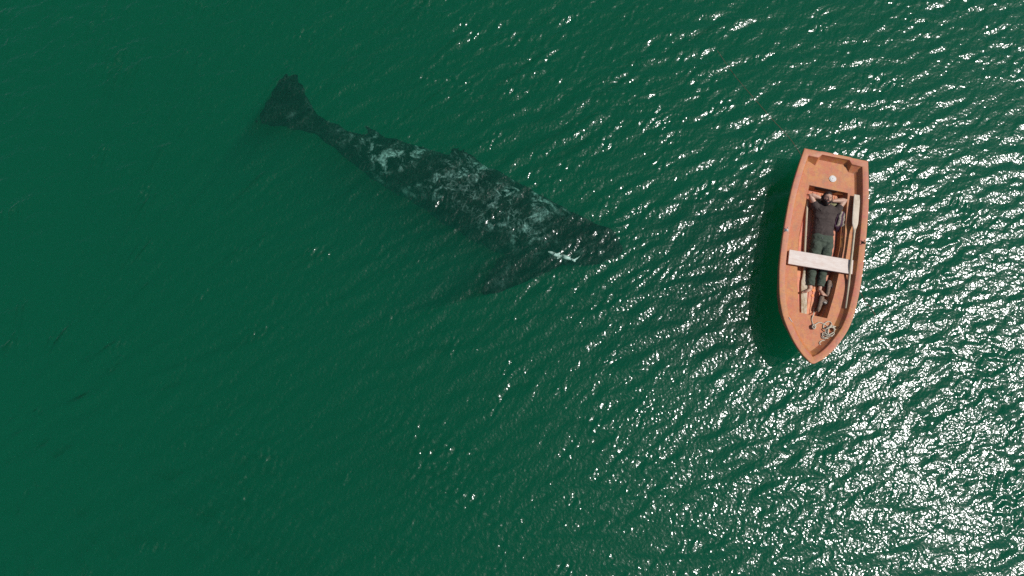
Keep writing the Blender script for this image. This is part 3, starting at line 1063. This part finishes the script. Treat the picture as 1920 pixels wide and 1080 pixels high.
bagroot = empty('woven_bag', tuple(P(1578, 410, FLOOR_Z)), 0, 'folded purple and cream striped woven bag with zigzag pattern beside the man', 'bag')
cs = [P(1566.0, 424, .24), P(1585.0, 427, .29), P(1590.0, 398, .31), P(1575.5, 393.5, .27)]
bm = bmesh.new(); uvl = bm.loops.layers.uv.new('UVMap')
nu, nv = 18, 28
top = []; bot = []
for j in range(nv + 1):
    tr = []; br = []
    for i in range(nu + 1):
        a, b = i / nu, j / nv
        p = cs[0].lerp(cs[1], a).lerp(cs[3].lerp(cs[2], a), b)
        e = (1 - abs(2 * a - 1) ** 4) * (1 - abs(2 * b - 1) ** 6)
        h = .055 * e ** .5 + .006 * snoise((a * 3, b * 5, 0), 2.0, 2)
        x_off = .008 * math.sin(b * 7)
        tr.append((bm.verts.new(Vector((p.x + x_off, p.y, p.z - .045 + h))), a, b)); br.append((bm.verts.new(Vector((p.x + x_off, p.y, p.z - .060))), a, b))
    top.append(tr); bot.append(br)
def q_(a, b, c, d):
    f = bm.faces.new([x[0] for x in (a, b, c, d)])
    for l, x in zip(f.loops, (a, b, c, d)): l[uvl].uv = (x[1], x[2])
for j in range(nv):
    for i in range(nu):
        q_(top[j][i], top[j][i + 1], top[j + 1][i + 1], top[j + 1][i]); q_(bot[j][i], bot[j + 1][i], bot[j + 1][i + 1], bot[j][i + 1])
for i in range(nu):
    q_(top[0][i], bot[0][i], bot[0][i + 1], top[0][i + 1]); q_(top[nv][i], top[nv][i + 1], bot[nv][i + 1], bot[nv][i])
for j in range(nv):
    q_(top[j][0], top[j + 1][0], bot[j + 1][0], bot[j][0]); q_(top[j][nu], bot[j][nu], bot[j + 1][nu], top[j + 1][nu])
mobj('bag_body', bm, M_BAG, bagroot)
bm = bmesh.new()
M_PURPLE = mat_cloth('dark_purple_cloth', (0.035, 0.015, 0.030), (0.07, 0.035, 0.06), 20)
loft(bm, [P(1565.3, 423.6, .21), P(1571, 425.6, .215), P(1577, 427, .215), P(1583, 426.6, .215)], [(.020, .016), (.030, .022), (.034, .02), (.026, .016)], seg=12)
for k in range(16):
    a = k / 15
    p = P(1568 + 15 * a, 426.5 + 1.5 * math.sin(a * 3), .225)
    dl = .05 + .045 * math.sin(a * 3.1) * rnd.uniform(.6, 1.2)
    loft(bm, [p, p + Vector((rnd.uniform(-.01, .01), -dl * .6, -.02)), p + Vector((rnd.uniform(-.02, .02), -dl, -.035))], [.006, .0045, .003], seg=6)
mobj('fringe', bm, M_PURPLE, bagroot)
bm = bmesh.new()
loft(bm, [P(1577.5, 429, .20), P(1580, 432.5, .195), P(1582, 433.6, .192)], [(.016, .008), (.020, .008), (.008, .005)], seg=10)
mobj('tassel', bm, M_TONGUE, bagroot)
bm = bmesh.new()
st = spline([P(1575.5, 394.5, .27), P(1573, 399, .26), P(1569, 409, .25), P(1565.8, 421, .23), P(1567, 424.5, .22)], 5)
loft(bm, st, [(.009, .004)] * len(st), seg=8)
mobj('strap', bm, M_PURPLE, bagroot)

# ================================================================ BOOTS (lying on their side, side profile up)
def make_boot(label, heel, toe, opening, zlift):
    """heel, toe, opening: pixel positions of heel end, toe end and centre of the ankle opening"""
    z = FLOOR_Z + .06 + zlift
    H_, T_, O_ = P(*heel, z), P(*toe, z), P(*opening, z + .005)
    d = (T_ - H_).normalized(); s = UP.cross(d); s = s if s.dot(O_ - H_) > 0 else -s
    Ln = (T_ - H_).length
    root = empty('boot', tuple(P(*heel, FLOOR_Z)), 0, label, 'boot', 'pair of brown boots on the cockpit floor')
    bm = bmesh.new()
    st = [H_ + d * Ln * t + s * (.004 * math.sin(t * 6)) for t in (.07, .2, .4, .6, .8, .93)]
    loft(bm, st, [(.040, .036), (.046, .040), (.040, .040), (.036, .046), (.036, .050), (.026, .040)], up=UP, seg=16)
    a0 = H_ + d * Ln * .24; a1 = O_
    loft(bm, [a0, a0.lerp(a1, .5), a1], [(.050, .042), (.048, .045), (.052, .050)], up=UP, seg=16, cap=False)
    b2 = remeshed(bm, .006, 4)
    wrinkle(b2, .0035, 16, 5)
    mobj('upper', b2, M_SUEDE, root)
    bm = bmesh.new()
    so_ = [H_ + d * Ln * t - s * (.036 - .006 * math.sin(t * 3.1)) for t in (.02, .15, .32, .5, .7, .88, .98)]
    loft(bm, so_, [(.012, .030), (.015, .036), (.010, .032), (.010, .038), (.011, .046), (.010, .036), (.007, .02)], up=UP, seg=12, cap=False, power=3)
    mobj('sole', bm, M_SOLE, root)
    # open ankle: dark mouth with pale lining and a rolled collar
    ax = (a1 - a0).normalized()
    bm = bmesh.new()
    e1 = UP.cross(ax).normalized()
    ringp = [a1 + ax * .004 + e1 * .046 * math.cos(t) + UP * .046 * math.sin(t) for t in [2 * math.pi * k / 20 for k in range(21)]]
    loft(bm, ringp, [.008] * 21, up=ax, seg=8)
    mobj('collar', bm, M_SUEDE, root)
    bm = bmesh.new()
    c_ = a1 + ax * .006
    vs = [bm.verts.new(c_ + e1 * .042 * math.cos(t) + UP * .042 * math.sin(t)) for t in [2 * math.pi * k / 20 for k in range(20)]]
    cv = bm.verts.new(c_ - ax * .02)
    for k in range(20): bm.faces.new((vs[k], vs[(k + 1) % 20], cv))
    mobj('mouth', bm, M_SOLE, root)
    bm = bmesh.new()
    e2 = d
    tg = [a0.lerp(a1, .45) + e2 * .030 + UP * .042, a0.lerp(a1, .8) + e2 * .020 + UP * .050, a1 + ax * .014 + e2 * .012 + UP * .046]
    loft(bm, tg, [(.012, .004), (.015, .005), (.011, .003)], up=UP, seg=10)
    mobj('tongue', bm, M_TONGUE, root)
    for k in range(4):
        f = .30 + .17 * k
        c0 = a0.lerp(a1, f) + e2 * (.050 - .004 * k) + UP * .030
        bm = bmesh.new()
        loft(bm, [c0 - e2 * .012 + UP * .016, c0 + UP * .012, c0 + e2 * .008 - UP * .006], [.0028] * 3, seg=6)
        mobj('lace', bm, M_SOLE, root)
    return root
make_boot('brown suede boot lying on its side right of the bare feet', (1555.5, 526.5), (1550.5, 557), (1563.0, 538.5), 0)
make_boot('brown suede boot lying on its side nearer the bow and the rope', (1541.5, 555.0), (1533.2, 585), (1547.5, 567.5), 0)

# ================================================================ ROPE
def Z(X, Y, z=.36): return (1500 + X / 10.8, 590 + Y / 10.8)
def rp(X, Y, lift=0.0):
    a, b = Z(X, Y)
    l = loc(a, b, .37); z = zd(l.y) + .0095
    return P(a, b, z + lift)
pts = []
pts += [P(1526.0, 578, .185), P(1525.8, 586, .20), P(1524.6, 592, .35), rp(262, 20, .01)]
pts += [rp(238, 100), rp(255, 170), rp(268, 215, .01)]
knot_c = (280, 245)
for k in range(14):
    t = k * 1.25
    pts.append(rp(knot_c[0] + 38 * math.cos(t) * (.8 + .3 * math.sin(k * 2.1)), knot_c[1] + 44 * math.sin(t), .008 + .018 * (k % 3)))
pts += [rp(325, 190, .006), rp(380, 158), rp(430, 165), rp(500, 195, .0), rp(560, 235), rp(610, 225, .018), rp(640, 195, .018), rp(620, 155), rp(570, 138), rp(515, 165),
        rp(478, 205), rp(468, 258, .0), rp(505, 295), rp(560, 270, .018), rp(620, 232, .03)]
rr = random.Random(5)
for lp_ in range(6):
    cx, cy = 625 + rr.uniform(-22, 22), 360 + rr.uniform(-20, 20)
    ra, rb_ = rr.uniform(55, 98), rr.uniform(85, 125)
    rot = rr.uniform(-.5, .2)
    for k in range(8):
        t = -1.3 + k * math.pi / 4
        x, y = ra * math.cos(t), rb_ * math.sin(t)
        pts.append(rp(cx + x * math.cos(rot) - y * math.sin(rot), cy + x * math.sin(rot) + y * math.cos(rot), .006 + .013 * lp_ * (.5 + .5 * math.sin(t * 2 + lp_))))
pts += [rp(660, 250, .05), rp(700, 238, .02), rp(745, 262, .004), rp(738, 310), rp(690, 350, .03), rp(600, 400, .05), rp(520, 420, .03), rp(455, 400, .0), rp(435, 440), rp(470, 480, .01),
        rp(540, 452, .03), rp(600, 440, .04), rp(500, 370, .03), rp(452, 385, .012), rp(480, 470, .02), rp(560, 480, .02), rp(610, 490, .0), rp(560, 545), rp(500, 595),
        rp(440, 615), rp(400, 598), rp(398, 560), rp(440, 530), rp(520, 510), rp(590, 470, .02)]
sp_ = spline(pts, 5)
bm = bmesh.new()
loft(bm, sp_, [.0088] * len(sp_), seg=8)
o = mobj('rope', bm, M_ROPE, None, origin=tuple(rp(620, 360)))
tag(o, 'tangled pale rope coiled on the bow deck with its knotted end towards the cockpit', 'rope')

# submerged line
bm = bmesh.new()
n = N('brown_line'); ML = n.principled((0.20, 0.055, 0.03), .9)
up_ = [P(1345, 95, -.55), P(1380, 145, -.5), P(1440, 215, -.42), P(1500, 288, -.40), P(1560, 430, -.42), P(1618, 558, -.28), P(1630, 573, -.24), P(1641, 591, -.22)]
s2 = spline(up_, 8)
loft(bm, s2, [.008] * len(s2), seg=8)
o = mobj('mooring_line', bm, ML, None, origin=tuple(P(1500, 288, -.4)))
tag(o, 'thin reddish brown line running underwater beneath the orange boat', 'line')

# ================================================================ WHALE
def mat_whale():
    n = N('whale_skin')
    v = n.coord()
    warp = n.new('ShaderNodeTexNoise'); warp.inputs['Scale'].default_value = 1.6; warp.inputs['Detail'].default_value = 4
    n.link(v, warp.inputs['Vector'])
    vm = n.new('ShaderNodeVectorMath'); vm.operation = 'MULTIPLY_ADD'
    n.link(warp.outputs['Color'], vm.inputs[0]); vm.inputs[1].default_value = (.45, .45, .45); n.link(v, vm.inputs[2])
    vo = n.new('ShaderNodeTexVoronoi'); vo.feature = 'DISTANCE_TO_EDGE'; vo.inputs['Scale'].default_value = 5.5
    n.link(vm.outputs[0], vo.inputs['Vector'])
    caustics = n.ramp(vo.outputs['Distance'], [(0.0, 1.0), (0.10, 0.0)])
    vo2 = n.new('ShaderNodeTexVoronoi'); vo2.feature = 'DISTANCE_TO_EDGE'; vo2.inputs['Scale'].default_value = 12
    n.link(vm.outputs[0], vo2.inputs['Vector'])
    caustics2 = n.ramp(vo2.outputs['Distance'], [(0.0, 1.0), (0.10, 0.0)])
    reg = n.ramp(n.noise(v, 1.3, 3, .5, .3), [(.46, 0.05), (.53, 1.0)])
    reg2 = n.ramp(n.noise(v, 2.3, 5, .6, .8), [(.50, 0.0), (.60, 1.0)])
    blob = n.ramp(n.noise(vm.outputs[0], 3.8, 7, .66, .8), [(.51, 0.0), (.62, 1.0)])
    a = n.math('MULTIPLY', n.math('MAXIMUM', caustics, n.math('MULTIPLY', caustics2, .7)), n.math('ADD', n.math('MULTIPLY', reg2, .42), .02))
    b = n.math('MULTIPLY', blob, reg)
    f = n.math('MAXIMUM', a, b)
    fine = n.noise(v, 22, 6, .7)
    ge = n.new('ShaderNodeSeparateXYZ'); n.link(v, ge.inputs[0])
    # pale skin patches and painted caustic light lie on the middle of the back; the tail and the head stay dark
    al = n.math('SUBTRACT', n.math('MULTIPLY', ge.outputs[0], .89 / 8), n.math('MULTIPLY', ge.outputs[1], .45 / 8))
    ac = n.math('ADD', n.math('MULTIPLY', ge.outputs[0], .45 / 3), n.math('MULTIPLY', ge.outputs[1], .89 / 3))
    gx = n.ramp(n.math('ADD', al, .5), [(.04, .14), (.16, .30), (.30, 1.0), (.66, 1.0), (.74, .25), (.84, .10)])
    gy = n.ramp(n.math('ADD', ac, .5), [(.22, .12), (.38, 1.0), (.68, .9), (.80, .35)])
    gx = n.math('MULTIPLY', gx, gy)
    f = n.math('MULTIPLY', f, gx)
    f = n.math('MULTIPLY', f, n.ramp(fine, [(.40, .20), (.60, 1.0)]), True)
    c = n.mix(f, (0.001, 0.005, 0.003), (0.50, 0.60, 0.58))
    return n.principled(c, .85, n.bump(fine, .4, .02), .03)
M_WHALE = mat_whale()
def zq(X):      # depth of the spine: the head hangs deeper
    t = (X - 560) / 600
    return -.62 - .33 * math.sin(math.pi * min(1, max(0, t))) - .25 * max(0, t - .5)
SPN = [(590, 229, 16, .5), (606, 241, 17, .6), (627, 254, 20, .8), (655, 272, 24, .9), (704, 289, 39, .9), (752, 309, 45, .9), (800, 328, 50, .88), (847, 349, 60, .85),
       (888, 370, 65, .82), (932, 393, 66, .8), (985, 416, 62, .8), (1025, 431, 54, .8), (1070, 444, 48, .8), (1107, 452, 40, .8), (1137, 461, 30, .8), (1157, 468, 15, .8)]
wb = bmesh.new()
cc = [P(x - 2 * (r > 35), y + 4 * (r > 35), zq(x)) for x, y, r, k in SPN]
rs_ = [(r / 98.0, r / 98.0 * k) for x, y, r, k in SPN]
cs2 = spline(cc, 4)
rr2 = spline([(a, b, 0) for a, b in rs_], 4)
loft(wb, cs2, [(v.x * 1.08, v.y) for v in rr2], seg=36)
# fluke: two swept lobes
def fin(bm, outline_a, outline_b, thick, z0, z1):
    """closed fin between two edge polylines (pixel), slanted from z0 to z1"""
    n_ = len(outline_a)
    T = []; Bt = []
    for i in range(n_):
        t = i / (n_ - 1)
        z = z0 + (z1 - z0) * t
        row_t = []; row_b = []
        for k in range(7):
            s = k / 6
            a = P(*outline_a[i], z); b = P(*outline_b[i], z)
            h = thick * (1 - .75 * t) * math.sqrt(max(0.02, 1 - (2 * s - 1) ** 2))
            p = a.lerp(b, s)
            row_t.append(bm.verts.new(p + Vector((0, 0, h)))); row_b.append(bm.verts.new(p - Vector((0, 0, h))))
        T.append(row_t); Bt.append(row_b)
    for i in range(n_ - 1):
        for k in range(6):
            bm.faces.new((T[i][k], T[i][k + 1], T[i + 1][k + 1], T[i + 1][k])); bm.faces.new((Bt[i][k], Bt[i + 1][k], Bt[i + 1][k + 1], Bt[i][k + 1]))
        bm.faces.new((T[i][0], T[i + 1][0], Bt[i + 1][0], Bt[i][0])); bm.faces.new((T[i][6], Bt[i][6], Bt[i + 1][6], T[i + 1][6]))
    for i in (0, n_ - 1):
        for k in range(6): bm.faces.new((T[i][k], Bt[i][k], Bt[i][k + 1], T[i][k + 1]))
zt = zq(575)
fin(wb, [(606, 226), (588, 206), (577, 184), (568, 160), (559, 139), (546, 134), (530, 137)],
    [(590, 250), (566, 247), (540, 241), (512, 237), (490, 235), (481, 231), (481, 225)], .085, zt, -.50)
# flippers and the ragged back ridge
fin(wb, [(985, 440), (960, 462), (934, 486), (916, 510), (906, 530), (899, 546)], [(1085, 465), (1062, 494), (1030, 512), (985, 532), (942, 548), (908, 555)], .12, -.80, -.55)
fin(wb, [(830, 310), (838, 292), (846, 278), (852, 270)], [(915, 325), (898, 300), (884, 287), (866, 275)], .08, -.80, -.42)
fin(wb, [(700, 275), (690, 250), (682, 236), (675, 228)], [(740, 285), (722, 254), (706, 242), (692, 236)], .06, -.75, -.55)
bm = remeshed(wb, .032, 6, .5)
bm.normal_update()
for v in bm.verts:
    p = v.co
    v.co += v.normal * (.018 * snoise((p.x, p.y, p.z), 1.6, 0) + .016 * snoise((p.x, p.y, p.z), 5.0, 9) + .012 * snoise((p.x, p.y, p.z), 12.0, 20))
bmesh.ops.smooth_vert(bm, verts=bm.verts, factor=.4)
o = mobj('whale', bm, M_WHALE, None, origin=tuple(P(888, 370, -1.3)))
tag(o, 'huge dark whale with pale mottled back swimming just under the green surface', 'whale')

# small pale fish over the whale's flipper
n = N('pale_fish_skin')
f = n.noise(n.coord(), 14, 4, .6)
MF = n.principled(n.mix(n.ramp(f, [(.4, 0.), (.6, 1.)]), (.36, .36, .33), (.80, .78, .76)), .4)
fb = bmesh.new()
zf = -.38
fp = [(1028.5, 472.2, 2.0), (1034, 474, 3.3), (1040, 477, 4.0), (1046, 479.6, 3.4), (1051, 480.4, 2.8), (1056, 480.6, 4.2), (1061, 482.3, 5.0), (1067, 484.6, 3.6), (1073, 487.0, 2.6), (1077, 488.2, 2.0)]
cp = spline([P(x, y, zf) for x, y, r in fp], 3); rq = spline([(r / 105, 0, 0) for x, y, r in fp], 3)
loft(fb, cp, [(v.x * .9, v.x * .8) for v in rq], seg=14)
def fin2(bm, a, b, c, d, th):
    vs = [P(*q, zf) for q in (a, b, c, d)]
    t = [bm.verts.new(v + Vector((0, 0, th))) for v in vs]; u = [bm.verts.new(v - Vector((0, 0, th))) for v in vs]
    bm.faces.new(t); bm.faces.new(u[::-1])
    for k in range(4): bm.faces.new((t[k], t[(k + 1) % 4], u[(k + 1) % 4], u[k]))
fin2(fb, (1075, 486.5), (1082, 483), (1089, 479.5), (1079, 488.5), .008)
fin2(fb, (1071, 487), (1076.5, 486.5), (1080, 491.3), (1077, 491.2), .008)
fin2(fb, (1043, 477), (1046, 474), (1052, 473.4), (1048, 478.5), .007)
fin2(fb, (1046, 480), (1052, 482), (1046, 486), (1043.5, 485), .007)
bm = remeshed(fb, .006, 2, .4)
o = mobj('fish', bm, MF, None, origin=tuple(P(1058, 481, zf)))
tag(o, "small pale fish with forked tail just under the surface above the whale's flipper", 'fish')
